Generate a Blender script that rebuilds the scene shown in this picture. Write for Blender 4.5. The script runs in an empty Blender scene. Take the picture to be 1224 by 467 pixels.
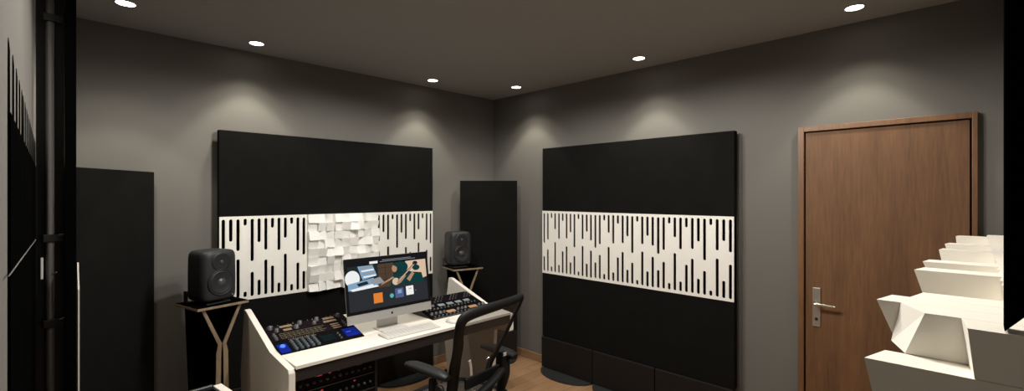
import bpy, bmesh, math, random
from mathutils import Vector, Matrix
R = math.radians
PI = math.pi
random.seed(7)
scene = bpy.context.scene
COL = scene.collection

# ------------------------------------------------------------------ materials
def new_mat(name):
    m = bpy.data.materials.new(name); m.use_nodes = True
    nt = m.node_tree
    return m, nt, nt.nodes['Principled BSDF']

def mat(name, col, rough=0.6, metal=0.0, noise=0.0, nscale=40, bump=0.0, bscale=200, emit=None, estr=0.0, spec=0.5):
    m, nt, b = new_mat(name)
    b.inputs['Base Color'].default_value = (*col, 1)
    b.inputs['Roughness'].default_value = rough
    b.inputs['Metallic'].default_value = metal
    b.inputs['Specular IOR Level'].default_value = spec
    tc = nt.nodes.new('ShaderNodeTexCoord')
    if noise > 0:
        n = nt.nodes.new('ShaderNodeTexNoise'); n.inputs['Scale'].default_value = nscale
        n.inputs['Detail'].default_value = 5
        nt.links.new(tc.outputs['Object'], n.inputs['Vector'])
        mix = nt.nodes.new('ShaderNodeMixRGB')
        mix.inputs[1].default_value = tuple(c*(1-noise) for c in col) + (1,)
        mix.inputs[2].default_value = tuple(min(1, c*(1+noise)) for c in col) + (1,)
        nt.links.new(n.outputs['Fac'], mix.inputs[0])
        nt.links.new(mix.outputs[0], b.inputs['Base Color'])
    if bump > 0:
        n2 = nt.nodes.new('ShaderNodeTexNoise'); n2.inputs['Scale'].default_value = bscale
        nt.links.new(tc.outputs['Object'], n2.inputs['Vector'])
        bp = nt.nodes.new('ShaderNodeBump'); bp.inputs['Strength'].default_value = bump
        bp.inputs['Distance'].default_value = 0.002
        nt.links.new(n2.outputs['Fac'], bp.inputs['Height'])
        nt.links.new(bp.outputs[0], b.inputs['Normal'])
    if emit:
        b.inputs['Emission Color'].default_value = (*emit, 1)
        b.inputs['Emission Strength'].default_value = estr
    return m

def wood(name, c1, c2, scale=(18, 18, 1.2), rough=0.5):
    m, nt, b = new_mat(name)
    tc = nt.nodes.new('ShaderNodeTexCoord'); mp = nt.nodes.new('ShaderNodeMapping')
    mp.inputs['Scale'].default_value = scale
    nt.links.new(tc.outputs['Object'], mp.inputs['Vector'])
    n = nt.nodes.new('ShaderNodeTexNoise'); n.inputs['Scale'].default_value = 1.0
    n.inputs['Detail'].default_value = 3; n.inputs['Roughness'].default_value = 0.6
    nt.links.new(mp.outputs[0], n.inputs['Vector'])
    mp2 = nt.nodes.new('ShaderNodeMapping'); mp2.inputs['Scale'].default_value = tuple(s*9 for s in scale)
    nt.links.new(tc.outputs['Object'], mp2.inputs['Vector'])
    n2 = nt.nodes.new('ShaderNodeTexNoise'); n2.inputs['Scale'].default_value = 1.0
    n2.inputs['Detail'].default_value = 4
    nt.links.new(mp2.outputs[0], n2.inputs['Vector'])
    mth = nt.nodes.new('ShaderNodeMath'); mth.operation = 'MULTIPLY_ADD'
    mth.inputs[1].default_value = 0.45
    nt.links.new(n2.outputs['Fac'], mth.inputs[0])
    m3 = nt.nodes.new('ShaderNodeMath'); m3.operation = 'MULTIPLY'; m3.inputs[1].default_value = 0.6
    nt.links.new(n.outputs['Fac'], m3.inputs[0]); nt.links.new(m3.outputs[0], mth.inputs[2])
    cr = nt.nodes.new('ShaderNodeValToRGB')
    cr.color_ramp.elements[0].position = 0.36; cr.color_ramp.elements[0].color = (*c1, 1)
    cr.color_ramp.elements[1].position = 0.68; cr.color_ramp.elements[1].color = (*c2, 1)
    nt.links.new(mth.outputs[0], cr.inputs[0]); nt.links.new(cr.outputs[0], b.inputs['Base Color'])
    bp = nt.nodes.new('ShaderNodeBump'); bp.inputs['Strength'].default_value = 0.15; bp.inputs['Distance'].default_value = 0.002
    nt.links.new(n2.outputs['Fac'], bp.inputs['Height']); nt.links.new(bp.outputs[0], b.inputs['Normal'])
    b.inputs['Roughness'].default_value = rough
    return m

def floor_mat():
    m, nt, b = new_mat('parquet')
    tc = nt.nodes.new('ShaderNodeTexCoord')
    br = nt.nodes.new('ShaderNodeTexBrick')
    br.inputs['Color1'].default_value = (0.36, 0.205, 0.105, 1)
    br.inputs['Color2'].default_value = (0.45, 0.265, 0.14, 1)
    br.inputs['Mortar'].default_value = (0.16, 0.09, 0.05, 1)
    br.inputs['Scale'].default_value = 1.0
    br.inputs['Mortar Size'].default_value = 0.0025
    br.inputs['Brick Width'].default_value = 1.1; br.inputs['Row Height'].default_value = 0.12
    nt.links.new(tc.outputs['Object'], br.inputs['Vector'])
    mp = nt.nodes.new('ShaderNodeMapping'); mp.inputs['Scale'].default_value = (3, 40, 1)
    nt.links.new(tc.outputs['Object'], mp.inputs['Vector'])
    n = nt.nodes.new('ShaderNodeTexNoise'); n.inputs['Scale'].default_value = 1; n.inputs['Detail'].default_value = 5
    nt.links.new(mp.outputs[0], n.inputs['Vector'])
    mx = nt.nodes.new('ShaderNodeMixRGB'); mx.blend_type = 'MULTIPLY'; mx.inputs[0].default_value = 0.5
    nt.links.new(br.outputs['Color'], mx.inputs[1]); nt.links.new(n.outputs['Fac'], mx.inputs[2])
    nt.links.new(mx.outputs[0], b.inputs['Base Color'])
    b.inputs['Roughness'].default_value = 0.45
    return m

def mesh_mat(name, col, alpha):
    m = bpy.data.materials.new(name); m.use_nodes = True; nt = m.node_tree
    b = nt.nodes['Principled BSDF']; out = nt.nodes['Material Output']
    b.inputs['Base Color'].default_value = (*col, 1); b.inputs['Roughness'].default_value = 0.7
    tr = nt.nodes.new('ShaderNodeBsdfTransparent'); mx = nt.nodes.new('ShaderNodeMixShader')
    mx.inputs[0].default_value = alpha
    nt.links.new(tr.outputs[0], mx.inputs[1]); nt.links.new(b.outputs[0], mx.inputs[2])
    nt.links.new(mx.outputs[0], out.inputs['Surface'])
    return m

M = dict(
    wall=mat('wall_paint', (0.132, 0.124, 0.111), 0.85, noise=0.05, nscale=3, bump=0.1, bscale=90),
    ceil=mat('ceiling_plaster', (0.30, 0.305, 0.30), 0.9, noise=0.06, nscale=60, bump=0.2, bscale=120),
    floor=floor_mat(),
    base=wood('baseboard_wood', (0.20, 0.11, 0.06), (0.30, 0.18, 0.10), (2, 2, 30)),
    fabric=mat('black_fabric', (0.0064, 0.0061, 0.0056), 0.9, noise=0.35, nscale=9, bump=0.5, bscale=600, spec=0.08),
    skirt=mat('dark_skirt', (0.012, 0.0100, 0.009), 0.6, noise=0.1, nscale=20, spec=0.15),
    foot=mat('dark_foot_plate', (0.022, 0.024, 0.026), 0.4),
    white=mat('white_lacquer', (0.80, 0.78, 0.73), 0.45, noise=0.015, nscale=60),
    foam=mat('white_foam', (0.82, 0.81, 0.78), 0.75, noise=0.02, nscale=30),
    foam2=mat('cream_foam', (0.86, 0.82, 0.735), 0.7, noise=0.02, nscale=30),
    desk=mat('white_desk', (0.74, 0.70, 0.635), 0.4, noise=0.03, nscale=15),
    apron=wood('dark_red_wood', (0.007, 0.0022, 0.0016), (0.013, 0.005, 0.003), (2, 20, 20), 0.85),
    black=mat('black_metal', (0.010, 0.010, 0.010), 0.45),
    dead=mat('matt_black', (0.002, 0.002, 0.002), 1.0, spec=0.0),
    plastic=mat('black_plastic', (0.012, 0.0125, 0.0135), 0.5, spec=0.35, noise=0.1, nscale=30),
    speaker=mat('speaker_body', (0.018, 0.0185, 0.0195), 0.5, spec=0.35, noise=0.05, nscale=30),
    cone=mat('speaker_cone', (0.012, 0.012, 0.013), 0.5),
    cap=mat('speaker_dust_cap', (0.05, 0.05, 0.055), 0.35),
    rubber=mat('rubber', (0.015, 0.015, 0.015), 0.7),
    alu=mat('aluminium', (0.56, 0.55, 0.53), 0.35, metal=0.6),
    aluflat=mat('silver_paint', (0.58, 0.56, 0.53), 0.5),
    chrome=mat('chrome', (0.75, 0.72, 0.66), 0.2, metal=1),
    pipe=mat('grey_steel_tube', (0.17, 0.16, 0.15), 0.65),
    glassb=mat('screen_black', (0.003, 0.003, 0.0035), 0.4, spec=0.2),
    key=mat('keyboard_white', (0.50, 0.485, 0.46), 0.6),
    keycap=mat('key_cap_white', (0.56, 0.54, 0.51), 0.6),
    ply=wood('plywood_edge', (0.17, 0.12, 0.07), (0.30, 0.22, 0.14), (20, 20, 3), 0.6),
    door=wood('oak_door', (0.088, 0.038, 0.013), (0.160, 0.073, 0.026), (9, 9, 0.8), 0.65),
    doorframe=wood('oak_frame', (0.11, 0.050, 0.020), (0.19, 0.092, 0.040), (14, 14, 1.0), 0.45),
    groove=mat('door_groove', (0.03, 0.012, 0.007), 0.8),
    tan=mat('meter_tan', (0.20, 0.13, 0.075), 0.7, emit=(0.55, 0.34, 0.18), estr=0.04),
    orange=mat('meter_amber', (0.30, 0.16, 0.08), 0.6, emit=(0.8, 0.35, 0.15), estr=0.05),
    bluegrey=mat('meter_blue_grey', (0.16, 0.19, 0.22), 0.5, emit=(0.4, 0.55, 0.65), estr=0.04),
    knob=mat('knob_grey', (0.065, 0.063, 0.072), 0.35),
    knobdark=mat('knob_dark', (0.03, 0.03, 0.035), 0.4),
    gear=mat('gear_black', (0.003, 0.0026, 0.003), 0.9, spec=0.05, noise=0.3, nscale=80),
    gearp=mat('gear_plum', (0.007, 0.0042, 0.006), 0.9, spec=0.05, noise=0.3, nscale=80),
    gearred=mat('gear_maroon', (0.008, 0.003, 0.003), 0.8, spec=0.1, noise=0.3, nscale=60),
    olive=mat('legend_olive', (0.10, 0.085, 0.045), 0.7),
    button=mat('button_blue_grey', (0.035, 0.048, 0.062), 0.4),
    blue=mat('blue_display', (0.0, 0.004, 0.07), 0.8, emit=(0.0, 0.03, 0.55), estr=0.32, spec=0.1),
    bluel=mat('blue_lamp', (0.05, 0.12, 0.6), 0.4, emit=(0.05, 0.2, 1.0), estr=0.6),
    green=mat('green_display', (0.0, 0.003, 0.004), 0.9, emit=(0.0, 0.06, 0.06), estr=0.06, spec=0.1),
    red=mat('red_lamp', (0.3, 0.03, 0.04), 0.4, emit=(0.6, 0.06, 0.08), estr=0.4),
    steel=mat('brushed_steel', (0.42, 0.38, 0.33), 0.35, metal=0.7, noise=0.1, nscale=60),
    chmesh=mesh_mat('chair_mesh', (0.055, 0.052, 0.049), 0.58),
    chframe=mat('chair_frame', (0.005, 0.005, 0.0055), 0.6, spec=0.25),
    lamp=mat('lamp_glow', (1, 1, 1), 0.5, emit=(1.0, 0.95, 0.86), estr=14),
    trimw=mat('lamp_ring', (0.35, 0.33, 0.30), 0.5),
    s_bg=mat('s_bg', (0, 0, 0), 0.4, spec=0.1, emit=(0.022, 0.025, 0.030), estr=1.0),
    s_nav=mat('s_nav', (0, 0, 0), 0.4, spec=0.1, emit=(0.006, 0.006, 0.008), estr=1.0),
    s_white=mat('s_white', (0, 0, 0), 0.4, spec=0.1, emit=(0.85, 0.86, 0.86), estr=1.0),
    s_grey=mat('s_grey', (0, 0, 0), 0.4, spec=0.1, emit=(0.28, 0.30, 0.33), estr=1.0),
    s_brown=mat('s_brown', (0, 0, 0), 0.4, spec=0.1, emit=(0.075, 0.045, 0.027), estr=1.0),
    s_blue=mat('s_blue', (0, 0, 0), 0.4, spec=0.1, emit=(0.22, 0.36, 0.52), estr=1.0),
    s_dark=mat('s_dark', (0, 0, 0), 0.4, spec=0.1, emit=(0.012, 0.02, 0.022), estr=1.0),
    s_teal=mat('s_teal', (0, 0, 0), 0.4, spec=0.1, emit=(0.003, 0.040, 0.040), estr=1.0),
    s_skin=mat('s_skin', (0, 0, 0), 0.4, spec=0.1, emit=(0.42, 0.24, 0.15), estr=1.0),
    s_peach=mat('s_peach', (0, 0, 0), 0.4, spec=0.1, emit=(0.68, 0.50, 0.36), estr=1.0),
    s_orange=mat('s_orange', (0, 0, 0), 0.4, spec=0.1, emit=(0.75, 0.21, 0.03), estr=1.0),
    s_dot=mat('s_dot', (0, 0, 0), 0.4, spec=0.1, emit=(0.10, 0.45, 0.42), estr=1.0),
    s_navy=mat('s_navy', (0, 0, 0), 0.4, spec=0.1, emit=(0.08, 0.11, 0.25), estr=1.0),
)

# ------------------------------------------------------------------ mesh helpers
def box(bm, lo, hi, bev=0.0, mi=0, seg=2):
    x0, y0, z0 = lo; x1, y1, z1 = hi
    vs = [bm.verts.new(p) for p in ((x0,y0,z0),(x1,y0,z0),(x1,y1,z0),(x0,y1,z0),(x0,y0,z1),(x1,y0,z1),(x1,y1,z1),(x0,y1,z1))]
    fs = [bm.faces.new([vs[i] for i in q]) for q in ((3,2,1,0),(4,5,6,7),(0,1,5,4),(1,2,6,5),(2,3,7,6),(3,0,4,7))]
    for f in fs: f.material_index = mi
    if bev > 0:
        es = list({e for f in fs for e in f.edges})
        r = bmesh.ops.bevel(bm, geom=es, offset=bev, segments=seg, profile=0.5, affect='EDGES')
        for f in r['faces']: f.material_index = mi
    return vs

def prism(bm, pts, axis, a, b, bev=0.0, mi=0, seg=2):
    """pts: 2D outline; axis 'x': pts=(y,z); 'y': pts=(x,z); 'z': pts=(x,y)"""
    def P(p, t):
        return {'x': (t, p[0], p[1]), 'y': (p[0], t, p[1]), 'z': (p[0], p[1], t)}[axis]
    v0 = [bm.verts.new(P(p, a)) for p in pts]; v1 = [bm.verts.new(P(p, b)) for p in pts]
    n = len(pts); fs = [bm.faces.new(v0), bm.faces.new(v1)]
    for i in range(n):
        j = (i+1) % n
        fs.append(bm.faces.new([v0[i], v0[j], v1[j], v1[i]]))
    for f in fs: f.material_index = mi
    if bev > 0:
        es = list({e for f in fs for e in f.edges})
        r = bmesh.ops.bevel(bm, geom=es, offset=bev, segments=seg, profile=0.5, affect='EDGES')
        for f in r['faces']: f.material_index = mi
    bmesh.ops.recalc_face_normals(bm, faces=bm.faces)

def cyl(bm, base, axis, r0, h, r1=None, seg=20, mi=0):
    r1 = r0 if r1 is None else r1
    ax = Vector(axis).normalized(); q = Vector((0,0,1)).rotation_difference(ax)
    b = Vector(base)
    a = [bm.verts.new(b + q @ Vector((r0*math.cos(2*PI*i/seg), r0*math.sin(2*PI*i/seg), 0))) for i in range(seg)]
    c = [bm.verts.new(b + q @ Vector((r1*math.cos(2*PI*i/seg), r1*math.sin(2*PI*i/seg), h))) for i in range(seg)]
    fs = [bm.faces.new(a[::-1]), bm.faces.new(c)]
    for i in range(seg):
        j = (i+1) % seg
        f = bm.faces.new([a[i], a[j], c[j], c[i]]); f.smooth = True; fs.append(f)
    for f in fs: f.material_index = mi

def lathe(bm, base, axis, prof, seg=28, mi=0):
    """prof: (radius, height) list along axis"""
    ax = Vector(axis).normalized(); q = Vector((0,0,1)).rotation_difference(ax); b = Vector(base)
    rings = []
    for r, h in prof:
        if r < 1e-6: rings.append([bm.verts.new(b + q @ Vector((0,0,h)))])
        else: rings.append([bm.verts.new(b + q @ Vector((r*math.cos(2*PI*i/seg), r*math.sin(2*PI*i/seg), h))) for i in range(seg)])
    for A, B in zip(rings[:-1], rings[1:]):
        for i in range(seg):
            j = (i+1) % seg
            vs = [A[i % len(A)], A[j % len(A)], B[j % len(B)], B[i % len(B)]]
            u = []
            for v in vs:
                if v not in u: u.append(v)
            if len(u) >= 3:
                f = bm.faces.new(u); f.smooth = True; f.material_index = mi

def tube(bm, pts, rad, seg=10, closed=False, flat=1.0, up=None, cat=True):
    """sweep an ellipse along pts (Catmull-Rom smoothed)"""
    P = [Vector(p) for p in pts]; n = len(P)
    Rr = rad if isinstance(rad, (list, tuple)) else [rad]*n
    if cat:
        Q = []; RR = []; rng = range(n if closed else n-1); s = 6
        for i in rng:
            g = lambda k: P[k % n] if closed else P[max(0, min(n-1, k))]
            h = lambda k: Rr[k % n] if closed else Rr[max(0, min(n-1, k))]
            p0, p1, p2, p3 = g(i-1), g(i), g(i+1), g(i+2)
            for k in range(s):
                t = k/s
                Q.append(0.5*((2*p1) + (p2-p0)*t + (2*p0-5*p1+4*p2-p3)*t*t + (3*p1-p0-3*p2+p3)*t**3))
                RR.append(h(i)*(1-t) + h(i+1)*t)
        if not closed: Q.append(P[-1]); RR.append(Rr[-1])
        P, Rr, n = Q, RR, len(Q)
    upv = Vector(up) if up else None
    rings = []; prev = None
    for i in range(n):
        a = P[(i-1) % n] if closed or i > 0 else P[i]; c = P[(i+1) % n] if closed or i < n-1 else P[i]
        t = (c-a).normalized()
        if upv is not None: u = upv
        else: u = prev if prev is not None else (Vector((0,0,1)) if abs(t.z) < 0.9 else Vector((1,0,0)))
        s1 = t.cross(u).normalized(); u2 = s1.cross(t).normalized(); prev = u2
        rings.append([bm.verts.new(P[i] + s1*Rr[i]*math.cos(2*PI*k/seg) + u2*Rr[i]*flat*math.sin(2*PI*k/seg)) for k in range(seg)])
    m = n if closed else n-1
    for i in range(m):
        A, B = rings[i], rings[(i+1) % n]
        for k in range(seg):
            f = bm.faces.new([A[k], A[(k+1) % seg], B[(k+1) % seg], B[k]]); f.smooth = True
    if not closed:
        bm.faces.new(rings[0][::-1]); bm.faces.new(rings[-1])
    return P

def obj(name, bm, m, parent=None, loc=None, rot=None):
    me = bpy.data.meshes.new(name)
    bmesh.ops.recalc_face_normals(bm, faces=bm.faces)
    bm.to_mesh(me); bm.free()
    for x in (m if isinstance(m, (list, tuple)) else [m]): me.materials.append(M[x])
    o = bpy.data.objects.new(name, me); COL.objects.link(o)
    if parent: o.parent = parent
    if loc: o.location = loc
    if rot: o.rotation_euler = rot
    return o

def bx(name, lo, hi, m, parent=None, bev=0.0):
    bm = bmesh.new(); box(bm, lo, hi, bev); return obj(name, bm, m, parent)

def struct(o):
    o['kind'] = 'structure'; return o

def thing(name, label, cat, loc=(0,0,0), rz=0, group=None):
    o = bpy.data.objects.new(name, None); COL.objects.link(o); o.empty_display_size = 0.1
    o.location = loc; o.rotation_euler = (0, 0, rz); return tag(o, label, cat, group)

def tag(o, label, cat, group=None):
    o['label'] = label; o['category'] = cat
    if group: o['group'] = group
    return o

def copy_tree(o, parent=None):
    c = o.copy(); COL.objects.link(c)
    if parent: c.parent = parent
    for ch in list(o.children): copy_tree(ch, c)
    return c

# ------------------------------------------------------------------ room (eye height 1.69 m)
H = 2.76
XW, YW, XL, YB = 3.53, 3.82, -0.05, -0.12
struct(bx('floor', (XL-.1, YB-.1, -0.1), (XW+.1, YW+.1, 0), 'floor'))
struct(bx('ceiling', (XL-.1, YB-.1, H), (XW+.1, YW+.1, H+.1), 'ceil'))
struct(bx('wall_front', (XL-.1, YW, 0), (XW+.1, YW+.1, H), 'wall'))
struct(bx('wall_left', (XL-.1, YB, 0), (XL, YW, H), 'wall'))
struct(bx('wall_back', (XL-.1, YB-.1, 0), (XW+.1, YB, H), 'wall'))
# right wall with the door opening
DY0, DY1, DZ = -0.012, 0.826, 2.138      # outer casing limits
bm = bmesh.new()
box(bm, (XW, DY1-.02, 0), (XW+.1, YW, H)); box(bm, (XW, YB, 0), (XW+.1, DY0+.02, H)); box(bm, (XW, DY0+.02, DZ-.02), (XW+.1, DY1-.02, H))
struct(obj('wall_right', bm, 'wall'))
struct(bx('baseboard_front', (XL, YW-.014, 0), (XW, YW, 0.08), 'base', bev=.003))
struct(bx('baseboard_right', (XW-.014, DY1, 0), (XW, YW-.015, 0.08), 'base', bev=.003))
struct(bx('baseboard_left', (XL, YB, 0), (XL+.012, YW-.015, 0.08), 'base', bev=.003))

# door
dl0, dl1, dlz = DY0+.030, DY1-.042, DZ-.040
bm = bmesh.new()
box(bm, (XW-.022, dl0, .006), (XW+.02, dl1, dlz), .002)
door = struct(obj('door_1', bm, 'door'))
bm = bmesh.new()
box(bm, (XW-.035, dl1+.008, 0), (XW+.08, DY1, DZ), .002); box(bm, (XW-.035, DY0, 0), (XW+.08, dl0-.008, DZ), .002)
box(bm, (XW-.035, dl0-.008, dlz+.008), (XW+.08, dl1+.008, DZ), .002)
obj('door_frame', bm, 'doorframe', door)
bx('door_rebate', (XW+.021, dl0-.007, 0), (XW+.06, dl1+.007, dlz+.007), 'groove', door)
hp = bx('handle_plate', (XW-.030, .700, .845), (XW-.022, .744, 1.095), 'steel', door, .002)
bm = bmesh.new()
cyl(bm, (XW-.030, .722, .998), (-1,0,0), .015, .010); cyl(bm, (XW-.040, .722, .998), (-1,0,0), .009, .038)
tube(bm, [(XW-.074, .726, .998), (XW-.076, .70, .998), (XW-.074, .66, .996), (XW-.070, .612, .994)], [.009,.009,.008,.008], 10)
obj('handle_lever', bm, 'chrome', hp)
bm = bmesh.new(); cyl(bm, (XW-.030, .722, .895), (-1,0,0), .009, .004); box(bm, (XW-.0345, .7205, .886), (XW-.0338, .7235, .898))
obj('keyhole', bm, 'black', hp)

# ------------------------------------------------------------------ ceiling spots
spots = [(0.30, 3.34, 'recessed ceiling spotlight nearest the left wall, cut by the top edge'),
         (1.03, 3.57, 'recessed ceiling spotlight above the left end of the front wall panels'),
         (2.52, 3.56, 'recessed ceiling spotlight above the right end of the front wall panels'),
         (3.26, 3.20, 'recessed ceiling spotlight in the far corner of the room'),
         (3.25, 1.85, 'recessed ceiling spotlight above the middle of the right wall panels'),
         (3.24, 0.484, 'recessed ceiling spotlight above the wooden door'),
         (1.40, 0.30, 'recessed ceiling spotlight behind the camera above the white block diffusers'),
         (0.24, 1.50, 'recessed ceiling spotlight near the left wall beside the black slatted boards')]
proto = None
for x, y, lab in spots:
    if proto is None:
        t = proto = thing('ceiling_spotlight', lab, 'ceiling light', (x, y, H), 0, 'recessed ceiling spotlights')
        bm = bmesh.new(); cyl(bm, (0,0,-.0035), (0,0,1), .043, .003, seg=32); obj('lens', bm, 'lamp', t)
        bm = bmesh.new(); lathe(bm, (0,0,0), (0,0,-1), [(.050,0),(.050,.003),(.047,.005),(.044,.004),(.0435,0)], 32); obj('trim_ring', bm, 'trimw', t)
    else:
        t = copy_tree(proto); t.location = (x, y, H); t['label'] = lab
        if (x, y) == (0.24, 1.50):      # dimmer added lamp, out of view, by the left wall
            for ch in t.children:
                if ch.type == 'LIGHT': ch.data = ch.data.copy(); ch.data.energy *= .35
        if (x, y) == (1.40, 0.30):  # added lamp, out of view, brightens the diffuser tops
            for ch in t.children:
                if ch.type == 'LIGHT': ch.data = ch.data.copy(); ch.data.energy *= .8
        continue
    for nm, size, blend, e in (('core', 80, 0.30, 31), ('wide', 106, 0.45, 11)):
        ld = bpy.data.lights.new('spot_'+nm, 'SPOT'); ld.energy = e*.88; ld.spot_size = R(size); ld.spot_blend = blend
        ld.shadow_soft_size = .035; ld.color = (1.0, 0.935, 0.79)
        lo = bpy.data.objects.new('spot_'+nm, ld); COL.objects.link(lo); lo.parent = t; lo.location = (0, 0, -.02)

FILL_LAMPS = [(1.66, 1.68), (1.35, 2.12), (1.75, 1.15)]  # added wide lamps outside the view, raise the overall room brightness
for i, (x, y) in enumerate(FILL_LAMPS):
    t = copy_tree(proto); t.location = (x, y, H)
    t['label'] = ['wide recessed ceiling lamp over the middle of the room above the office chair', 'wide recessed ceiling lamp behind the camera towards the left wall', 'wide recessed ceiling lamp behind the camera towards the back wall'][i]
    for ch in list(t.children):
        if ch.type == 'LIGHT': bpy.data.objects.remove(ch)
    ld = bpy.data.lights.new('flood', 'SPOT'); ld.energy = 108 if i < 2 else 85; ld.spot_size = R(173); ld.spot_blend = .25
    ld.shadow_soft_size = .06; ld.color = (1.0, 0.96, 0.90)
    lo = bpy.data.objects.new('flood', ld); COL.objects.link(lo); lo.parent = t; lo.location = (0, 0, -.02)

# ------------------------------------------------------------------ acoustic columns
PAT = [[(.034,.42),(.563,.97)], [(.033,.293),(.764,.97)], [(.034,.41),(.507,.965)], [(.03,.11),(.90,.965)],
       [(.034,.544),(.672,.965)], [(.03,.32),(.777,.965)], [(.03,.42),(.538,.965)], [(.03,.152),(.62,.965)],
       [(.03,.436),(.84,.965)], [(.03,.287),(.487,.965)], [(.03,.114),(.88,.965)], [(.034,.463),(.614,.965)], [(.037,.52),(.73,.965)]]
def slotted(bm, w, z0, z1, y0, y1, mirror=False):
    """white slotted board in the xz plane, front at y0"""
    hh = z1-z0; sw = .0108; pitch = .046; xs0 = .0239
    pat = PAT[::-1] if mirror else PAT
    def pr(pts): prism(bm, pts, 'y', y0, y1)
    cx = [xs0 + pitch*i for i in range(13)]
    edges = [0] + [v for c in cx for v in (c-sw, c+sw)] + [w]
    for i in range(0, len(edges), 2):
        pr([(edges[i], z0), (edges[i+1], z0), (edges[i+1], z1), (edges[i], z1)])
    for c, sl in zip(cx, pat):
        cuts = [z1] ; segs = []
        top = z1; rtop = False
        arr = [(z1-hh*a, z1-hh*b) for a, b in sl]
        pieces = []; cur = z1; curr = False
        for a, b in arr:
            pieces.append((cur, curr, a, True)); cur = b; curr = True
        pieces.append((cur, curr, z0, False))
        for zt, rt, zb, rb in pieces:
            pts = []
            n = 6
            if rt: pts += [(c - sw*math.cos(PI*k/n), zt + sw - sw*math.sin(PI*k/n)) for k in range(n+1)]
            else: pts += [(c-sw, zt), (c+sw, zt)]
            if rb: pts += [(c + sw*math.cos(PI*k/n), zb - sw + sw*math.sin(PI*k/n)) for k in range(n+1)]
            else: pts += [(c+sw, zb), (c-sw, zb)]
            pr(pts)

def block_field(bm, w, z0, z1, y0, dmin, dmax, nx, nz, seed, override=None, yback=0.0):
    """moulded blocks in the xz plane; every block face is tilted. y0 = mounting face, blocks grow to -y"""
    rnd = random.Random(seed)
    cw, ch = w/nx, (z1-z0)/nz
    box(bm, (0, y0-.012, z0), (w, y0+yback, z1))
    for j in range(nz):
        for i in range(nx):
            d = rnd.uniform(dmin, dmax); tx = rnd.choice((-1,1,1))*rnd.uniform(.006,.018); tz = rnd.choice((-1,1))*rnd.uniform(.004,.014)
            ds = [d-tx-tz, d+tx-tz, d+tx+tz, d-tx+tz]   # bl br tr tl
            if override and (i, nz-1-j) in override: ds = override[(i, nz-1-j)]
            x0, x1, za, zb = i*cw+.0004, (i+1)*cw-.0004, z0+j*ch+.0004, z0+(j+1)*ch-.0004
            bk = [bm.verts.new((x, y0-.010, z)) for x, z in ((x0,za),(x1,za),(x1,zb),(x0,zb))]
            fr = [bm.verts.new((x, y0-q, z)) for (x, z), q in zip(((x0,za),(x1,za),(x1,zb),(x0,zb)), ds)]
            bm.faces.new(bk)
            bm.faces.new(fr)
            for k in range(4): bm.faces.new([bk[k], bk[(k+1)%4], fr[(k+1)%4], fr[k]])

def foot_half(bm, w, r, h, z0=0.0, squash=1.0):
    pts = [(w/2 + r*math.cos(PI + PI*k/24), r*squash*math.sin(PI + PI*k/24)) for k in range(25)]
    pts += [(w/2+r, .05), (w/2-r, .05)]
    prism(bm, pts, 'z', z0, z0+h, .003)

def acoustic_column(label, loc, rz, kind, seed=1, group=None):
    """local frame: x along the wall, -y towards the room, front face at y=0"""
    t = thing('acoustic_panel', label, 'acoustic panel', loc, rz, group)
    w = .5998; x0 = .0001; th = .058
    bx('upper_fabric', (x0, 0, 1.540), (x0+w, th, 2.150), 'fabric', t)
    bx('lower_fabric', (x0, 0, .315), (x0+w, th, .934), 'fabric', t)
    bx('felt_backing', (x0+.003, .016, .936), (x0+w-.003, th, 1.538), 'dead', t)
    if kind == 'blocks':
        bm = bmesh.new(); block_field(bm, w, .934, 1.540, .014, .036, .082, 9, 9, seed)
        o = obj('block_diffuser', bm, 'foam', t, (x0, 0, 0)); o['label'] = 'white diffuser of tilted square blocks'
    else:
        bm = bmesh.new(); slotted(bm, w, .934, 1.540, -.004, .004, kind == 'mirror')
        o = obj('slotted_board', bm, 'white', t, (x0, 0, 0)); o['label'] = 'white board cut with rounded vertical slots'
    bm = bmesh.new(); box(bm, (x0+.004, -.020, .022), (x0+w-.004, .05, .312), .004)
    obj('skirt', bm, 'skirt', t)
    bm = bmesh.new(); foot_half(bm, .6, .285, .020, 0, .62); obj('foot_plate', bm, 'foot', t)
    return t

YP, XP = 3.735, 3.43
for i, (k, lab) in enumerate((('slots', 'black fabric acoustic panel with white slotted band behind the left loudspeaker'),
                              ('blocks', 'black fabric acoustic panel with white 3D block band behind the computer'),
                              ('slots', 'black fabric acoustic panel with white slotted band at the right end of the front wall'))):
    acoustic_column(lab, (.84+.6*i, YP, 0), 0, k, 5, 'tall black acoustic panels')
for i, lab in enumerate(('tall black acoustic panel with white slotted band on right wall, leftmost, nearest the corner',
                         'tall black acoustic panel with white slotted band on right wall, middle of three',
                         'tall black acoustic panel with white slotted band on right wall, nearest the door')):
    acoustic_column(lab, (XP, 3.005-.6*i, 0), -PI/2, 'mirror', 5, 'tall black acoustic panels')

def corner_trap(label, loc, rz, w):
    t = thing('bass_trap', label, 'acoustic panel', loc, rz, 'plain black corner panels')
    bx('fabric_panel', (0, 0, .315), (w, .058, 1.842), 'fabric', t, .004)
    bx('skirt', (.004, -.018, .022), (w-.004, .05, .312), 'skirt', t, .004)
    bm = bmesh.new(); foot_half(bm, w, .28, .020, 0, .62); obj('foot_plate', bm, 'foot', t)
    return t
corner_trap('plain black fabric panel standing across the left corner beside the left loudspeaker', (.066, 3.352, 0), R(45), .59)
corner_trap('plain black fabric panel across the far corner behind the right loudspeaker', (2.975, 3.728, 0), R(-45), .585)

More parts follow.
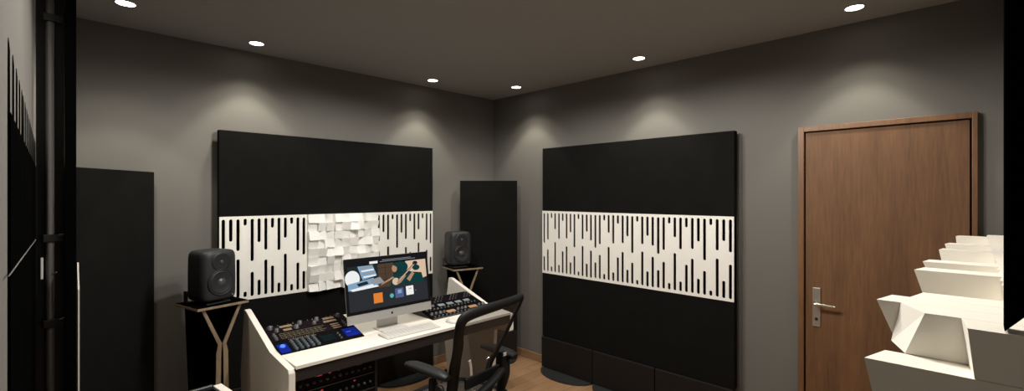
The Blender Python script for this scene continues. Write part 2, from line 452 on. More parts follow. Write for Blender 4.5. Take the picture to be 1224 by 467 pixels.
# ------------------------------------------------------------------ back wall block diffusers (right edge of the view)
DZ1 = 1.490; DZ0 = DZ1-.6
def back_panel(i, label, ov):
    bm = bmesh.new()
    block_field(bm, .598, DZ0, DZ1, 0, .075, .125, 8, 8, 40+i, ov, .041)
    # local -y is the room side; turned 180 degrees so it looks to +Y
    o = obj('block_diffuser', bm, 'foam2')
    o.rotation_euler = (0, 0, PI); o.location = (.98+.6*i+.598, -.079, 0)
    return tag(o, label, 'acoustic diffuser', 'cream block diffusers on the back wall')
# columns: local x is reversed (col 7 = nearest to the camera). depth q -> Y = q - .079
def q(*y): return [v+.079 for v in y]     # order bl br tr tl in local x (br/tr = nearer the camera)
def rc(*cols): return {(c, 0): q(-.05, -.045, -.042, -.048) for c in cols}
ov1 = {**rc(3, 2, 1, 0), (7,0): q(.0067, .0, .0076, .0154), (6,0): q(.112, .086, .060, .098), (5,0): q(.085, .105, .134, .118), (4,0): q(.05,.07,.09,.075),
       (7,1): q(.085, .118, .133, .113), (6,1): q(.03,.05,.075,.05), (5,1): q(.02,.05,.085,.06), (4,1): q(.02,.05,.06,.05),
       (3,1): q(-.02,.01,.0,-.02), (2,1): q(.0,.03,.04,.01), (1,1): q(-.03,-.01,.0,-.02), (0,1): q(-.03,-.01,.0,-.02)}
ov2 = {**rc(7,5,4,2,1,0), (6,0): q(.07,.095,.116,.10), (3,0): q(.06,.085,.112,.10),
       (7,1): q(-.03,-.01,.0,-.02), (5,1): q(-.01,.01,.02,-.0), (4,1): q(.02,.04,.05,.03), (2,1): q(-.03,-.01,.0,-.02), (1,1): q(.0,.02,.03,.01)}
ov3 = {**rc(7,6,4,3,2,0), (5,0): q(.05,.08,.094,.085), (1,0): q(.05,.07,.088,.075), (4,1): q(-.02,-.01,.0,-.02), (3,1): q(.01,.02,.03,.01)}
ov4 = {**rc(7,6,5,4,3,1,0), (2,0): q(.04,.06,.066,.055), (6,1): q(-.02,-.01,.0,-.02), (5,1): q(.0,.02,.03,.01)}
for i, (lab, ov) in enumerate((('cream block diffuser on the back wall, largest, at the bottom right corner', ov1),
                               ('cream block diffuser on the back wall, second from the camera', ov2),
                               ('cream block diffuser on the back wall, third from the camera', ov3),
                               ('cream block diffuser on the back wall, farthest, in front of the door frame', ov4))):
    back_panel(i, lab, ov)
bm = bmesh.new(); prism(bm, [(-.031, 1.492), (-.06, 1.528), (-.118, 1.56), (-.118, 2.25), (-.031, 2.25)], 'x', .984, 1.026)
tag(obj('absorber_board', bm, 'dead'), 'black upright board above the cream block diffuser at the right edge', 'acoustic panel')

# ------------------------------------------------------------------ left edge: slatted boards, upright with tube
def slat_board(y0, y1, label):
    bm = bmesh.new()
    box(bm, (XL+.0005, y0, .1), (XL+.004, y1, 1.83))
    y = y0; 
    while y < y1-.03:
        prism(bm, [(y, 1.829), (y+.052, 1.829), (y+.046, 1.945), (y+.006, 1.957)], 'x', XL+.0005, XL+.0013)
        y += .135
    return tag(obj('slatted_board', bm, 'dead'), label, 'acoustic panel', 'black comb-topped boards on the left wall')
slat_board(1.15, 1.765, 'black board with toothed top edge on the left wall, nearer one')
slat_board(1.785, 3.30, 'black board with toothed top edge on the left wall, farther one')
bm = bmesh.new(); tube(bm, [(-.0445,1.05,1.5655),(-.0445,1.63,1.543),(-.0445,2.63,1.503),(-.0445,3.3,1.477)], [.0012,.0014,.0018,.002], 6, cat=False)
tag(obj('cable', bm, 'pipe'), 'thin pale cable slanting across the black toothed boards', 'cable')

t = thing('equipment_upright', 'tall black upright with a grey tube clamped to it at the left edge', 'stand', (0.06, 2.75, 0))
bx('post', (-.014, -.02, 0), (.022, .02, H-.002), 'dead', t, .001)
bm = bmesh.new(); cyl(bm, (-.058, .02, .01), (0,0,1), .0135, H-.02, seg=24); obj('tube', bm, 'pipe', t)
bx('back_plate', (-.100, .036, .005), (-.014, .044, H-.003), 'black', t)
for z in (2.44, 1.51, 1.15):
    bm = bmesh.new(); box(bm, (-.080, -.001, z-.016), (-.014, .036, z+.016), .003)
    obj('clamp', bm, 'black', t)
bm = bmesh.new(); box(bm, (-.086, .006, 1.34), (-.078, .010, 1.43), .001); obj('latch', bm, 'aluflat', t)
bm = bmesh.new(); lathe(bm, (-.040, .0, 1.365), (0,-1,0), [(0,.004),(.004,.003),(.005,0)], 12); obj('screw', bm, 'chrome', t)
bm = bmesh.new(); cyl(bm, (-.055, .02, 0), (0,0,1), .04, .012); obj('floor_flange', bm, 'black', t)

bm = bmesh.new(); prism(bm, [(2.62, 0), (2.70, 0), (2.70, 1.405), (2.665, 1.36), (2.62, 1.30)], 'x', .0835, .0885)
tag(obj('edge_board', bm, 'desk'), 'thin pale pointed board standing on edge beside the black upright', 'board')

# ------------------------------------------------------------------ control desk
TZ = .770
desk = thing('control_desk', 'white studio control desk with sloping rack bays on both sides', 'desk', (1.755, 2.95, 0))
def dpart(name, bm, m): return obj(name, bm, m, desk, (-1.755, -2.95, 0))
prof = [(2.590, .600), (2.590, .735), (2.600, .755), (2.885, .778), (3.345, .938), (3.39, .945), (3.405, .93), (3.43, .50), (3.30, 0), (2.80, 0), (2.62, .56)]
prof = [(2.82, 0), (2.78, .60), (2.600, .615), (2.590, .625), (2.590, .735), (2.602, .757), (2.885, .778), (3.36, .942), (3.39, .942), (3.47, .50), (3.40, 0)]
for a in (.903, 2.572):
    bm = bmesh.new(); prism(bm, prof, 'x', a, a+.036, .0035); dpart('side_panel', bm, 'desk')
bm = bmesh.new()
box(bm, (.9395, 2.585, TZ-.018), (2.5715, 2.822, TZ), .0)
box(bm, (1.462, 2.822, TZ-.018), (2.002, 3.36, TZ), .0)
dpart('tabletop', bm, 'desk')
bm = bmesh.new(); box(bm, (.9395, 2.592, .685), (2.5715, 2.612, TZ-.0185)); dpart('apron', bm, 'apron')
SL = .26; ang = math.atan(SL)
for k, (a, b) in enumerate(((.9395, 1.4615), (2.0025, 2.5715))):
    bm = bmesh.new()
    prism(bm, [(2.823, .700), (2.823, TZ-.006), (3.16, TZ-.006+SL*.337), (3.16, .700)], 'x', a, b)
    dpart('rack_bay', bm, 'black')
    if k == 1: continue
    bm = bmesh.new(); w = .018
    x1 = b if k == 0 else a+.520
    box(bm, (a, 2.66, .004), (a+w, 3.30, .684)); box(bm, (b-w, 2.66, .004), (b, 3.30, .684))
    box(bm, (a+w, 3.285, .004), (b-w, 3.30, .684)); box(bm, (a+w, 2.66, .004), (b-w, 3.285, .022))
    dpart('rack_cabinet', bm, 'black')
bm = bmesh.new(); box(bm, (1.4625, 3.36, .50), (2.0015, 3.375, TZ+.02)); dpart('cable_tray', bm, 'desk')

# ------------------------------------------------------------------ rack gear
def knob(parent, x, y, r, h, m='knob', z=0.0):
    bm = bmesh.new(); lathe(bm, (x, y, z), (0,0,1), [(r*1.15,0),(r*1.15,.002),(r,.003),(r*.85,h),(0,h)], 14); return obj('knob', bm, m, parent)
def unit(name, label, cat, x, ys, w, L, face, group):
    """unit lying on the slope; ys = distance up the slope from the front edge"""
    t = thing(name, label, cat, (x, 2.826+ys*math.cos(ang), TZ-.004+ys*math.sin(ang)+.0), 0, group)
    t.rotation_euler = (ang, 0, 0)
    bx('faceplate', (0, 0, .001), (w, L-.0012, .009), face, t, .0012)
    return t
def rect(parent, name, x, y, w, h, m, z=.009, t=.0025):
    return bx(name, (x, y, z), (x+w, y+h, z+t), m, parent)
G1 = 'rack units in the left bay of the desk'; G2 = 'rack units in the right bay of the desk'
W = .516
# left bay, front: control surface with blue ends
u = unit('control_surface', 'low control surface with glowing blue ends at front of left desk bay', 'studio controller', .942, 0, W, .150, 'gear', G1)
rect(u, 'blue_display', .008, .006, .055, .100, 'blue'); bm = bmesh.new(); lathe(bm, (.034,.075,.0115),(0,0,1),[(.016,0),(.014,.008),(0,.01)],16); obj('blue_lamp', bm, 'bluel', u)
rect(u, 'blue_display', .415, .030, .092, .100, 'blue')
rect(u, 'lamp_strip', .43, .082, .03, .006, 'bluel', .0115, .001)
for i in range(5):
    for j in range(5):
        knob(u, .095+.033*i, .018+.024*j, .010, .012, 'button', .009)
rect(u, 'green_display', .262, .030, .085, .075, 'green')
for j in range(3): knob(u, .375, .03+.03*j, .006, .010, 'knob', .009)
for i in range(12): knob(u, .09+.0135*i, .140, .0035, .006, ('olive','button','tan')[i%3], .009)
for i in range(8): rect(u, 'fader_slot', .10+.02*i, .128, .012, .006, 'olive')
# left bay, second unit: patch rows
u = unit('patch_unit', 'rack unit with olive legend lines and tan keys, second from front in left bay', 'rack unit', .942, .1515, W, .088, 'gearp', G1)
for j in range(4): rect(u, 'legend_line', .06, .012+.020*j, .26 + .02*(j%2), .0035, 'olive')
for i in range(10): rect(u, 'divider', .06+.027*i, .010, .0025, .066, 'olive')
for i in range(3):
    rect(u, 'tan_key', .38, .010+.026*i, .055, .012, 'tan')
for i in range(3): knob(u, .465+.0*i, .015+.027*i, .008, .012, 'knobdark', .009)
for i in range(3): knob(u, .03, .015+.027*i, .009, .014, 'knob', .009)
# left bay, rear: preamp with big knobs and meters
u = unit('channel_strip', 'rear rack unit with grey knobs and tan meters, left bay of desk', 'rack unit', .942, .2410, W, .092, 'gearp', G1)
for x, y, r in ((.06,.022,.013),(.18,.024,.015),(.295,.030,.012),(.035,.066,.013),(.215,.066,.014),(.325,.070,.014),(.47,.070,.012)):
    knob(u, x, y, r, .020, 'knob', .009)
for x, y, w in ((.09,.055,.075),(.365,.055,.075),(.355,.014,.085),(.10,.010,.05)): rect(u, 'meter', x, y, w, .024, 'tan')
for i in range(8): knob(u, .13+.011*i, .045, .0035, .007, 'button', .009)
for i in range(16): knob(u, .024+.031*i, .0865, .0040, .007, ('knobdark','olive','button','gearred')[i%4], .009)
# right bay
u = unit('compressor', 'front rack unit in right desk bay with two amber meters and dark knobs', 'rack unit', 2.0045, 0, .565, .110, 'gear', G2)
for x in (.17, .39): rect(u, 'meter', x, .046, .080, .036, 'orange')
for i, x in enumerate((.03,.07,.11,.145,.28,.32,.355,.50,.54)): knob(u, x, .066, .012, .016, 'knobdark' if i%2 else 'knob', .009)
for i in range(14): knob(u, .03+.036*i, .022, .008, .012, 'knobdark', .009)
bm = bmesh.new(); box(bm, (.0, .001, .009), (.565, .005, .013)); obj('front_lip', bm, 'knob', u)
u = unit('equaliser', 'middle rack unit in right desk bay with four pale blue dials', 'rack unit', 2.0045, .1115, .565, .105, 'gear', G2)
for i in range(4): rect(u, 'dial', .17+.085*i, .052, .058, .034, 'bluegrey')
for i in range(15): knob(u, .03+.034*i, .022, .008, .010, 'olive' if i%3==0 else 'knobdark', .009)
for i in range(3): knob(u, .03+.045*i, .070, .011, .014, 'knob', .009)
u = unit('patch_bay', 'rear rack unit in right desk bay with plum face and tiny buttons', 'rack unit', 2.0045, .2180, .565, .108, 'gearp', G2)
for i in range(18):
    for j in range(3): knob(u, .025+.030*i, .02+.032*j, .0055, .008, ('knob','gearp','button','gearp','knobdark')[(i*2+j*3)%5], .009)
# lower cabinet units
def low_unit(x, z, h, w, name, label, cat, face, group, seed, lamps=True):
    rnd = random.Random(seed)
    t = thing(name, label, cat, (x, 2.665, z), 0, group)
    bx('chassis', (.012, .008, .003), (w-.012, .33, h-.003), 'black', t)
    bx('faceplate', (0, 0, 0), (w, .006, h-.002), face, t, .001)
    n = 12
    for i in range(n):
        xx = .03 + (w-.06)*i/(n-1)
        bm = bmesh.new(); lathe(bm, (xx, 0, h*.36), (0,-1,0), [(.009,0),(.008,.010),(0,.011)], 12); obj('knob', bm, rnd.choice(['knobdark','knob','knobdark'] if lamps else ['rubber']), t)
    for i in range(7):
        xx = rnd.uniform(.04, w-.06)
        bx('indicator', (xx, -.0015, h*.68), (xx+.014, 0, h*.68+.008), rnd.choice(['gearred','red','button','knob'] if lamps else ['gearred','gearp']), t)
    bx('front_rail', (0, -.004, h-.009), (w, 0, h-.003), 'knobdark', t)
    return t
for i, (z, h, lab) in enumerate(((.595,.085,'topmost dark rack unit under the left side of the desk'),
                                 (.50,.092,'second dark rack unit from the top under the left side of the desk'),
                                 (.40,.095,'third dark rack unit from the top under the left side of the desk'))):
    low_unit(.960, z, h, .482, 'rack_unit', lab, 'rack unit', 'gearred' if i%2==0 else 'gear', 'rack units under the desk', i+3)

# ------------------------------------------------------------------ computer
t = thing('desktop_computer', 'silver all-in-one computer with lit screen standing on the white desk', 'computer', (1.678, 2.845, TZ), R(0))
tilt = R(-9.0)
head = bpy.data.objects.new('tmp', None)
def hobj(name, bm, m, parent=t):
    bmesh.ops.transform(bm, matrix=Matrix.Translation((0,0,.082)) @ Matrix.Rotation(tilt, 4, 'X'), verts=bm.verts)
    return obj(name, bm, m, parent)
HW, HH = .325, .425
bm = bmesh.new(); box(bm, (-HW, 0, 0), (HW, .006, HH), .0018)
prism(bm, [(-HW+.004, .006), (HW-.004, .006), (.12, .040), (-.12, .040)], 'z', .010, HH-.010)
case = hobj('casing', bm, 'alu')
bm = bmesh.new(); box(bm, (-HW+.001, -.0022, .058), (HW-.001, -.0002, HH-.001), .0006); bez = hobj('screen_bezel', bm, 'glassb')
# picture on the glass, drawn flat where the display is
bm = bmesh.new()
mats = []
def sp(pts, m, lvl):
    if m not in mats: mats.append(m)
    X0, X1, Z0, Z1 = -HW+.020, HW-.020, .078, HH-.016
    vs = [bm.verts.new((X0+(X1-X0)*u, -.0023-.00008*lvl, Z1-(Z1-Z0)*v)) for u, v in pts]
    f = bm.faces.new(vs); f.material_index = mats.index(m)
def sr(u0, v0, u1, v1, m, l): sp([(u0,v0),(u1,v0),(u1,v1),(u0,v1)], m, l)
def se(cu, cv, a, b, m, l): sp([(cu+a*math.cos(2*PI*k/20), cv+b*math.sin(2*PI*k/20)) for k in range(20)], m, l)
sr(0,0,1,1,'s_bg',0); sr(0,0,1,.115,'s_nav',1)
sr(.265,.045,.365,.095,'s_white',2); sr(.39,.065,.86,.075,'s_grey',2); sr(.42,.035,.80,.045,'s_grey',2)
sr(0,.115,1,.60,'s_dark',1)
sr(.36,.115,.56,.60,'s_brown',2)
for k in range(3): sr(.36,.20+.12*k,.52,.206+.12*k,'s_dark',3)
sr(.45,.115,.456,.5,'s_dark',3)
sp([(.12,.12),(.30,.12),(.345,.34),(.17,.40)],'s_blue',2)
for k in range(4): sp([(.15+.01*k,.15+.06*k),(.30+.01*k,.135+.06*k),(.305+.01*k,.165+.06*k),(.155+.01*k,.18+.06*k)],'s_white' if k%2 else 's_grey',3)
se(.055,.35,.085,.16,'s_white',3)
sp([(.0,.45),(.30,.38),(.36,.56),(.06,.60),(.0,.58)],'s_blue',4); sp([(.02,.56),(.30,.50),(.36,.57),(.05,.60)],'s_white',5)
sp([(.25,.42),(.38,.38),(.43,.50),(.30,.54)],'s_grey',5); sp([(.10,.46),(.22,.43),(.24,.49),(.12,.52)],'s_dark',5)
sp([(.72,.115),(1,.115),(1,.50),(.90,.54),(.82,.38),(.72,.30)],'s_peach',2)
se(.655,.235,.095,.125,'s_teal',4); se(.61,.36,.06,.16,'s_dark',4)
se(.570,.245,.034,.078,'s_skin',5); sp([(.545,.16),(.60,.12),(.66,.16),(.60,.22)],'s_teal',6)
sp([(.53,.40),(.62,.34),(.73,.40),(.70,.60),(.50,.60)],'s_teal',5); sp([(.64,.44),(.70,.40),(.715,.43),(.64,.56),(.60,.585),(.585,.55)],'s_skin',7)
sp([(.38,.56),(.40,.52),(.54,.41),(.56,.44)],'s_skin',6)
sp([(.60,.50),(.62,.53),(.86,.20),(.84,.17)],'s_brown',7); sp([(.61,.51),(.62,.52),(.85,.20),(.84,.19)],'s_peach',8)
se(.575,.52,.045,.075,'s_peach',6); se(.85,.18,.035,.045,'s_dark',8); se(.86,.28,.05,.06,'s_teal',6)
sp([(.72,.42),(.80,.36),(.93,.40),(.955,.60),(.72,.60)],'s_teal',6); sp([(.72,.50),(.80,.36),(.83,.40),(.76,.56)],'s_skin',7)
sr(.285,.70,.395,.90,'s_orange',3); sr(.30,.735,.38,.80,'s_peach',4) if False else None
se(.51,.80,.025,.045,'s_dot',3); sr(.555,.67,.665,.865,'s_navy',3); sr(.70,.655,.80,.845,'s_white',3)
sr(.59,.70,.64,.78,'s_blue',4); sr(.735,.70,.775,.73,'s_peach',4)
sr(.825,.76,.835,.775,'s_grey',3)
scr = hobj('display', bm, mats, bez); scr['label'] = 'lit display showing a dark web page with a photo'
# small fruit mark on the chin
bm = bmesh.new()
pts = []
for k in range(28):
    a = 2*PI*k/28; r = .0088*(1-.12*abs(math.sin(a))**8*(1 if math.sin(a)>0 else .6))
    x = r*math.cos(a)*.95; z = r*math.sin(a)
    if abs(a) < .55 or abs(a-2*PI) < .55: x -= .0030*math.cos(a*2.2 if a < 1 else (a-2*PI)*2.2)
    pts.append((x, z+.029))
prism(bm, pts, 'y', -.0006, -.0001)
prism(bm, [(.0003,.0385),(.0035,.0400),(.0040,.0435),(.0008,.0420)], 'y', -.0006, -.0001)
hobj('fruit_mark', bm, 'glassb', case)
bm = bmesh.new()
prism(bm, [(-.095,-.075),(.095,-.075),(.095,.10),(-.095,.10)], 'z', .0005, .007, .002)
prism(bm, [(.070,.007),(.080,.007),(.062,.24),(.052,.24)], 'x', -.08, .08, .001)
obj('stand', bm, 'aluflat', t)

t = thing('keyboard', 'thin white keyboard lying on the desk in front of the computer', 'keyboard', (1.73, 2.705, TZ), R(-1))
bm = bmesh.new(); prism(bm, [(-.065,.001),(.065,.001),(.065,.013),(-.065,.006)], 'x', -.205, .205, .001); obj('body', bm, 'key', t)
bm = bmesh.new()
for r_ in range(6):
    n = 14
    for c in range(n):
        if r_ == 0 and 4 <= c <= 8: 
            if c > 4: continue
        x0 = -.198+.0283*c; y0 = -.058+.0195*r_; x1 = x0+.025
        if r_ == 0 and c == 4: x1 = x0+.025+.0283*4
        z = .0062+.0538*(y0+.065)+.0009
        box(bm, (x0, y0, z-.001), (x1, y0+.0165, z+.0016))
obj('keys', bm, 'keycap', t)
t = thing('computer_mouse', 'white computer mouse on the desk right of the keyboard', 'computer mouse', (2.065, 2.69, TZ), R(0))
bm = bmesh.new()
bmesh.ops.create_uvsphere(bm, u_segments=24, v_segments=12, radius=1)
for v in bm.verts: v.co = Vector((v.co.x*.030, v.co.y*.056, max(0, v.co.z)*.026+.001))
for f in bm.faces: f.smooth = True
obj('shell', bm, 'keycap', t)
bm = bmesh.new(); cyl(bm, (-.004, .026, .0235), (1,0,0), .004, .008); obj('scroll_wheel', bm, 'key', t)

# ------------------------------------------------------------------ loudspeakers and stands
def speaker(label, loc, rz):
    t = thing('studio_monitor', label, 'loudspeaker', loc, rz, 'pair of studio loudspeakers')
    w, d, h, z0 = .1125, .100, .310, .022
    bm = bmesh.new()
    # rounded cabinet from stacked superellipse rings
    rings = []
    N = 32
    prof = [(0,.55),(.006,.78),(.02,.90),(.05,.96),(.12,.995),(.5,1.0),(.85,.985),(.93,.95),(.975,.86),(.993,.72),(1,.50)]
    for tt, s in prof:
        ring = []
        for k in range(N):
            a = 2*PI*k/N; ca, sa = math.cos(a), math.sin(a); e = .42
            x = w*s*math.copysign(abs(ca)**e, ca); y = d*(.35+.65*s if s < 1 else 1)*math.copysign(abs(sa)**e, sa)
            if y > 0: x *= .93
            ring.append(bm.verts.new((x, y, z0+h*tt)))
        rings.append(ring)
    for A, B in zip(rings[:-1], rings[1:]):
        for k in range(N):
            f = bm.faces.new([A[k], A[(k+1)%N], B[(k+1)%N], B[k]]); f.smooth = True
    bm.faces.new(rings[0][::-1]); bm.faces.new(rings[-1])
    obj('cabinet', bm, 'speaker', t)
    wz, tz, fy = z0+.112, z0+.238, -d
    bm = bmesh.new(); lathe(bm, (0, fy-.0005, wz), (0,-1,0), [(.084,-.004),(.082,.003),(.077,.004),(.072,.001),(.070,-.0)], 40); obj('woofer_rim', bm, 'plastic', t)
    bm = bmesh.new(); lathe(bm, (0, fy-.0015, wz), (0,-1,0), [(.071,0),(.066,.004),(.061,.0008),(.026,.0007),(.0,.0006)], 40); wf = obj('woofer', bm, 'cone', t)
    bm = bmesh.new(); lathe(bm, (0, fy-.002, wz), (0,-1,0), [(.026,0),(.020,.006),(.010,.010),(0,.011)], 24); obj('dust_cap', bm, 'cap', wf)
    bm = bmesh.new(); lathe(bm, (0, fy-.0005, tz), (0,-1,0), [(.060,-.003),(.056,.0025),(.048,.0025),(.030,.0010),(.014,.0006),(0,.0006)], 36); wg = obj('waveguide', bm, 'plastic', t)
    bm = bmesh.new(); lathe(bm, (0, fy-.001, tz), (0,-1,0), [(.0125,0),(.010,.004),(.005,.0065),(0,.007)], 20); obj('tweeter', bm, 'cap', wg)
    bm = bmesh.new(); cyl(bm, (.070, fy+.001, z0+.026), (0,-1,0), .003, .003); obj('status_light', bm, 'alu', t)
    bm = bmesh.new()
    box(bm, (-.075, -.075, 0), (.075, .085, .010), .004); 
    box(bm, (-.045, -.05, .010), (.045, .05, .026), .004)
    obj('table_foot', bm, 'rubber', t)
    bm = bmesh.new(); box(bm, (-w-.006, .050, .012), (-w+.004, .085, .085), .004); box(bm, (w-.004, .050, .012), (w+.006, .085, .085), .004); box(bm, (-w+.004, .055, .008), (w-.004, .08, .016), .002)
    obj('rear_bracket', bm, 'black', t)
    return t
def stand(label, loc, rz, ht):
    t = thing('speaker_stand', label, 'stand', loc, rz, 'pair of wooden speaker stands')
    bx('top_plate', (-.150, -.135, ht-.018), (.150, .150, ht-.003), 'ply', t, .001)
    bx('top_mat', (-.148, -.133, ht-.003), (.148, .148, ht), 'dead', t)
    # two bent boards that meet at the waist: black faces with plywood edges
    for s in (-1, 1):
        o = [(s*.118, ht-.019), (s*.100, ht-.019), (s*.002, ht-.245), (s*.006, ht-.30), (s*.016, .022), (s*.046, .022), (s*.034, ht-.30), (s*.024, ht-.250)]
        bm = bmesh.new(); prism(bm, o, 'y', -.112, -.105); obj('leg_edge', bm, 'ply', t)
        bm = bmesh.new(); prism(bm, o, 'y', -.1045, .075); obj('leg_board', bm, 'dead', t)
    o = [(-.122, ht-.019), (.122, ht-.019), (.055, .022), (-.085, .022)]
    bm = bmesh.new(); prism(bm, o, 'y', .076, .092); obj('back_board', bm, 'dead', t)
    bm = bmesh.new(); box(bm, (-.125, -.13, 0), (.125, .14, .021), .003); obj('base_plate', bm, 'dead', t)
    return t
SH = 1.018
stand('plywood-edged speaker stand with crossed black boards left of the desk', (.735, 3.415, 0), R(13), SH)
speaker('black rounded studio loudspeaker on the left stand, nearer and larger', (.722, 3.400, SH), R(20))
stand('plywood-edged speaker stand behind the right end of the desk', (2.775, 3.44, 0), R(-14), SH)
speaker('black rounded studio loudspeaker on the right stand, smaller in view', (2.735, 3.47, SH), R(-13))

# ------------------------------------------------------------------ office chair
CH = thing('office_chair', 'black mesh-back office chair with padded arms pulled up to the desk', 'office chair', (1.80, 1.95, 0), R(8))
# back frame, local x lateral, +y towards the desk
loop = [(-.180,.150,.50),(-.170,.158,.62),(-.180,.130,.74),(-.228,.062,.86),(-.272,.012,.97),(-.262,-.012,1.040),(-.18,-.030,1.062),(0,-.042,1.068),(.18,-.022,1.066),(.268,-.002,1.068),(.282,.012,1.030),(.252,.038,.95),(.214,.075,.84),(.182,.118,.74),(.145,.160,.62),(.150,.150,.50),(0,.140,.475)]
rads = [.034,.040,.040,.037,.034,.033,.031,.028,.026,.020,.016,.014,.015,.019,.024,.024,.024]
bm = bmesh.new(); tube(bm, loop, rads, 10, closed=True, flat=.62, up=(0,1,0)); obj('back_frame', bm, 'chframe', CH)
# mesh surface between the two sides
Ls = [loop[i] for i in (0,1,2,3,4,5,6)]; Rs = [loop[i] for i in (15,14,13,12,11,10,9)]
bm = bmesh.new(); rows = []
for a, b in zip(Ls, Rs):
    A, B = Vector(a), Vector(b); row = []
    for k in range(11):
        u = k/10; p = A.lerp(B, u); p.y -= .045*(1-(2*u-1)**2)*.8
        row.append(bm.verts.new(p))
    rows.append(row)
for A, B in zip(rows[:-1], rows[1:]):
    for k in range(10):
        f = bm.faces.new([A[k], A[k+1], B[k+1], B[k]]); f.smooth = True
bm2 = bm; o = obj('back_mesh', bm, 'chmesh', CH)
sub = o.modifiers.new('smooth', 'SUBSURF'); sub.levels = 1; sub.render_levels = 1
# lumbar pad and silver straps
bm = bmesh.new(); box(bm, (-.150, .074, .600), (.150, .092, .665), .008); obj('lumbar_pad', bm, 'chframe', CH)
bm = bmesh.new(); tube(bm, [(-.115,.080,.76),(-.105,.080,.72),(-.100,.080,.67)], .011, 8, flat=.4, up=(0,1,0)); obj('strap', bm, 'aluflat', CH)
bm = bmesh.new(); tube(bm, [(-.095,.085,.60),(-.075,.090,.57),(-.045,.095,.55)], .010, 8, flat=.4, up=(0,1,0)); obj('strap', bm, 'aluflat', CH)
# rear yoke
bm = bmesh.new()
tube(bm, [(-.17,.13,.50),(-.10,.06,.55),(.02,.035,.60),(.12,.05,.63),(.20,.11,.60)], [.03,.034,.036,.034,.028], 10, flat=.6); obj('back_yoke', bm, 'chframe', CH)
for s in (-1, 1):
    bm = bmesh.new()
    if s == 1: pp = [(.285,.060,.672),(.292,.10,.682),(.305,.20,.684),(.318,.30,.682),(.322,.36,.674)]
    else: pp = [(s*.235,.130,.682),(s*.238,.18,.692),(s*.235,.30,.694),(s*.228,.42,.692),(s*.222,.485,.684)]
    tube(bm, pp, [.026,.040,.043,.040,.024], 14, flat=.62, up=(0,0,1)); arm = obj('armrest', bm, 'chframe' if s == 1 else 'plastic', CH)
    bm = bmesh.new(); tube(bm, [(s*(.250+.035*(s==1)),.235-.09*(s==1),.665),(s*.262,.22-.1*(s==1),.58),(s*.258,.19-.05*(s==1),.50),(s*.235,.15,.43),(s*.14,.13,.40)], [.022+.008*(s==1),.024+.008*(s==1),.026+.006*(s==1),.022,.02], 10); obj('arm_post', bm, 'chframe', CH)
    bm = bmesh.new(); cyl(bm, (s*.262,.155,.625), (s,0,0), .026, .022, seg=18); obj('arm_knob', bm, 'plastic', CH)
    bm = bmesh.new(); tube(bm, [(s*.225,.215,.655),(s*.205,.230,.640),(s*.215,.235,.605)], [.006,.006,.005], 8); obj('arm_lever', bm, 'chrome', CH)
# side bracket on the right arm
bm = bmesh.new(); box(bm, (.205,.095,.600), (.245,.150,.715), .008); obj('arm_bracket', bm, 'chframe', CH)
bm = bmesh.new(); box(bm, (.208,.088,.690), (.236,.094,.712), .002); obj('bracket_plate', bm, 'aluflat', CH)
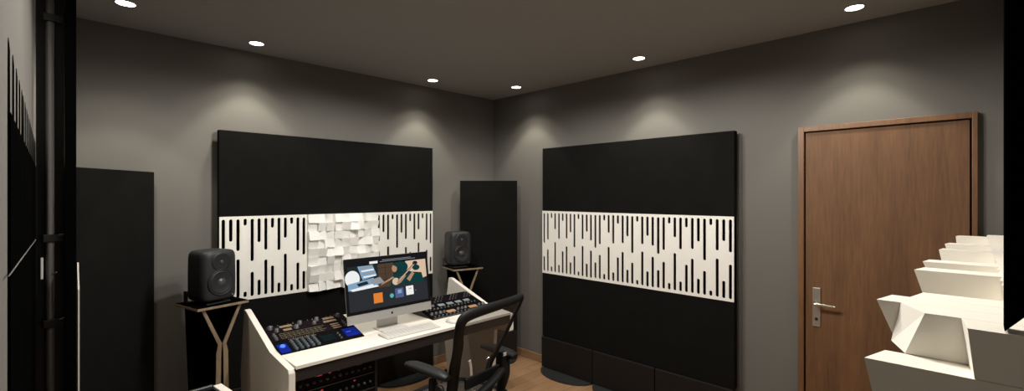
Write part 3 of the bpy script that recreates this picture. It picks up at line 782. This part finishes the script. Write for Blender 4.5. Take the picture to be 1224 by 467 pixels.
# seat
seat = [(-.25,.12),(-.26,.35),(-.235,.56),(-.12,.60),(.12,.60),(.235,.56),(.26,.35),(.25,.12),(.15,.06),(-.15,.06)]
bm = bmesh.new(); tube(bm, [(x, y, .455-(.03 if y > .55 else 0)) for x, y in seat], .017, 8, closed=True); obj('seat_frame', bm, 'chframe', CH)
bm = bmesh.new(); c = bm.verts.new((0,.34,.435)); vs = [bm.verts.new((x*.98, y, .456-(.03 if y > .55 else 0))) for x, y in seat]
for k in range(len(vs)): bm.faces.new([c, vs[k], vs[(k+1)%len(vs)]])
obj('seat_mesh', bm, 'chmesh', CH)
bm = bmesh.new(); box(bm, (-.09,.16,.355), (.09,.44,.415), .015); obj('tilt_mechanism', bm, 'chframe', CH)
bm = bmesh.new(); cyl(bm, (0,.30,.10), (0,0,1), .026, .26); obj('gas_column', bm, 'chframe', CH)
for k in range(5):
    a = 2*PI*k/5 + .4; dx, dy = math.cos(a), math.sin(a)
    bm = bmesh.new(); tube(bm, [(dx*.02,.30+dy*.02,.125),(dx*.16,.30+dy*.16,.11),(dx*.29,.30+dy*.29,.075)], [.028,.022,.016], 10); leg = obj('leg', bm, 'plastic', CH)
    bm = bmesh.new(); px, py = dx*.29, .30+dy*.29
    for s in (-1, 1): cyl(bm, (px - dy*.012*s - (-dy)*.009, py + dx*.012*s - dx*.009, .0285), (-dy, dx, 0), .028, .018)
    cyl(bm, (px, py, .03), (0,0,1), .006, .04)
    obj('caster', bm, 'rubber', leg)

# ------------------------------------------------------------------ side console, bottom left
t = thing('side_console', 'low black-topped side console with white end trim left of the desk', 'console', (.36, 2.56, 0), R(6))
TZ2 = .735
bx('end_panel', (.236, -.30, 0), (.274, .125, TZ2), 'desk', t, .003)
bx('end_panel', (-.250, -.30, 0), (-.236, .125, TZ2), 'desk', t, .003)
bx('body', (-.235, -.28, .60), (.235, .115, TZ2-.012), 'dead', t, .002)
bx('white_rail', (-.235, .020, TZ2-.011), (.235, .030, TZ2-.002), 'desk', t)
bm = bmesh.new(); prism(bm, [(.116, .60), (.165, .62), (.158, TZ2-.004), (.126, TZ2+.006), (.116, TZ2+.002)], 'x', -.246, .235, .004); obj('rear_lid', bm, 'foot', t)

# ------------------------------------------------------------------ camera
cam = bpy.data.cameras.new('camera'); co = bpy.data.objects.new('camera', cam); COL.objects.link(co)
co.location = (0, 0, 1.69); co.rotation_euler = (R(90), 0, R(-45))
cam.sensor_width = 36; cam.lens = 553/1224*36; cam.clip_start = .01
scene.camera = co

w = bpy.data.worlds.new('world'); scene.world = w; w.use_nodes = True
w.node_tree.nodes['Background'].inputs[0].default_value = (.1, .095, .09, 1)
w.node_tree.nodes['Background'].inputs[1].default_value = .3
scene.view_settings.view_transform = 'Standard'; scene.view_settings.look = 'None'
scene.view_settings.gamma = 1; scene.view_settings.use_curve_mapping = False
scene.view_settings.exposure = 0.0
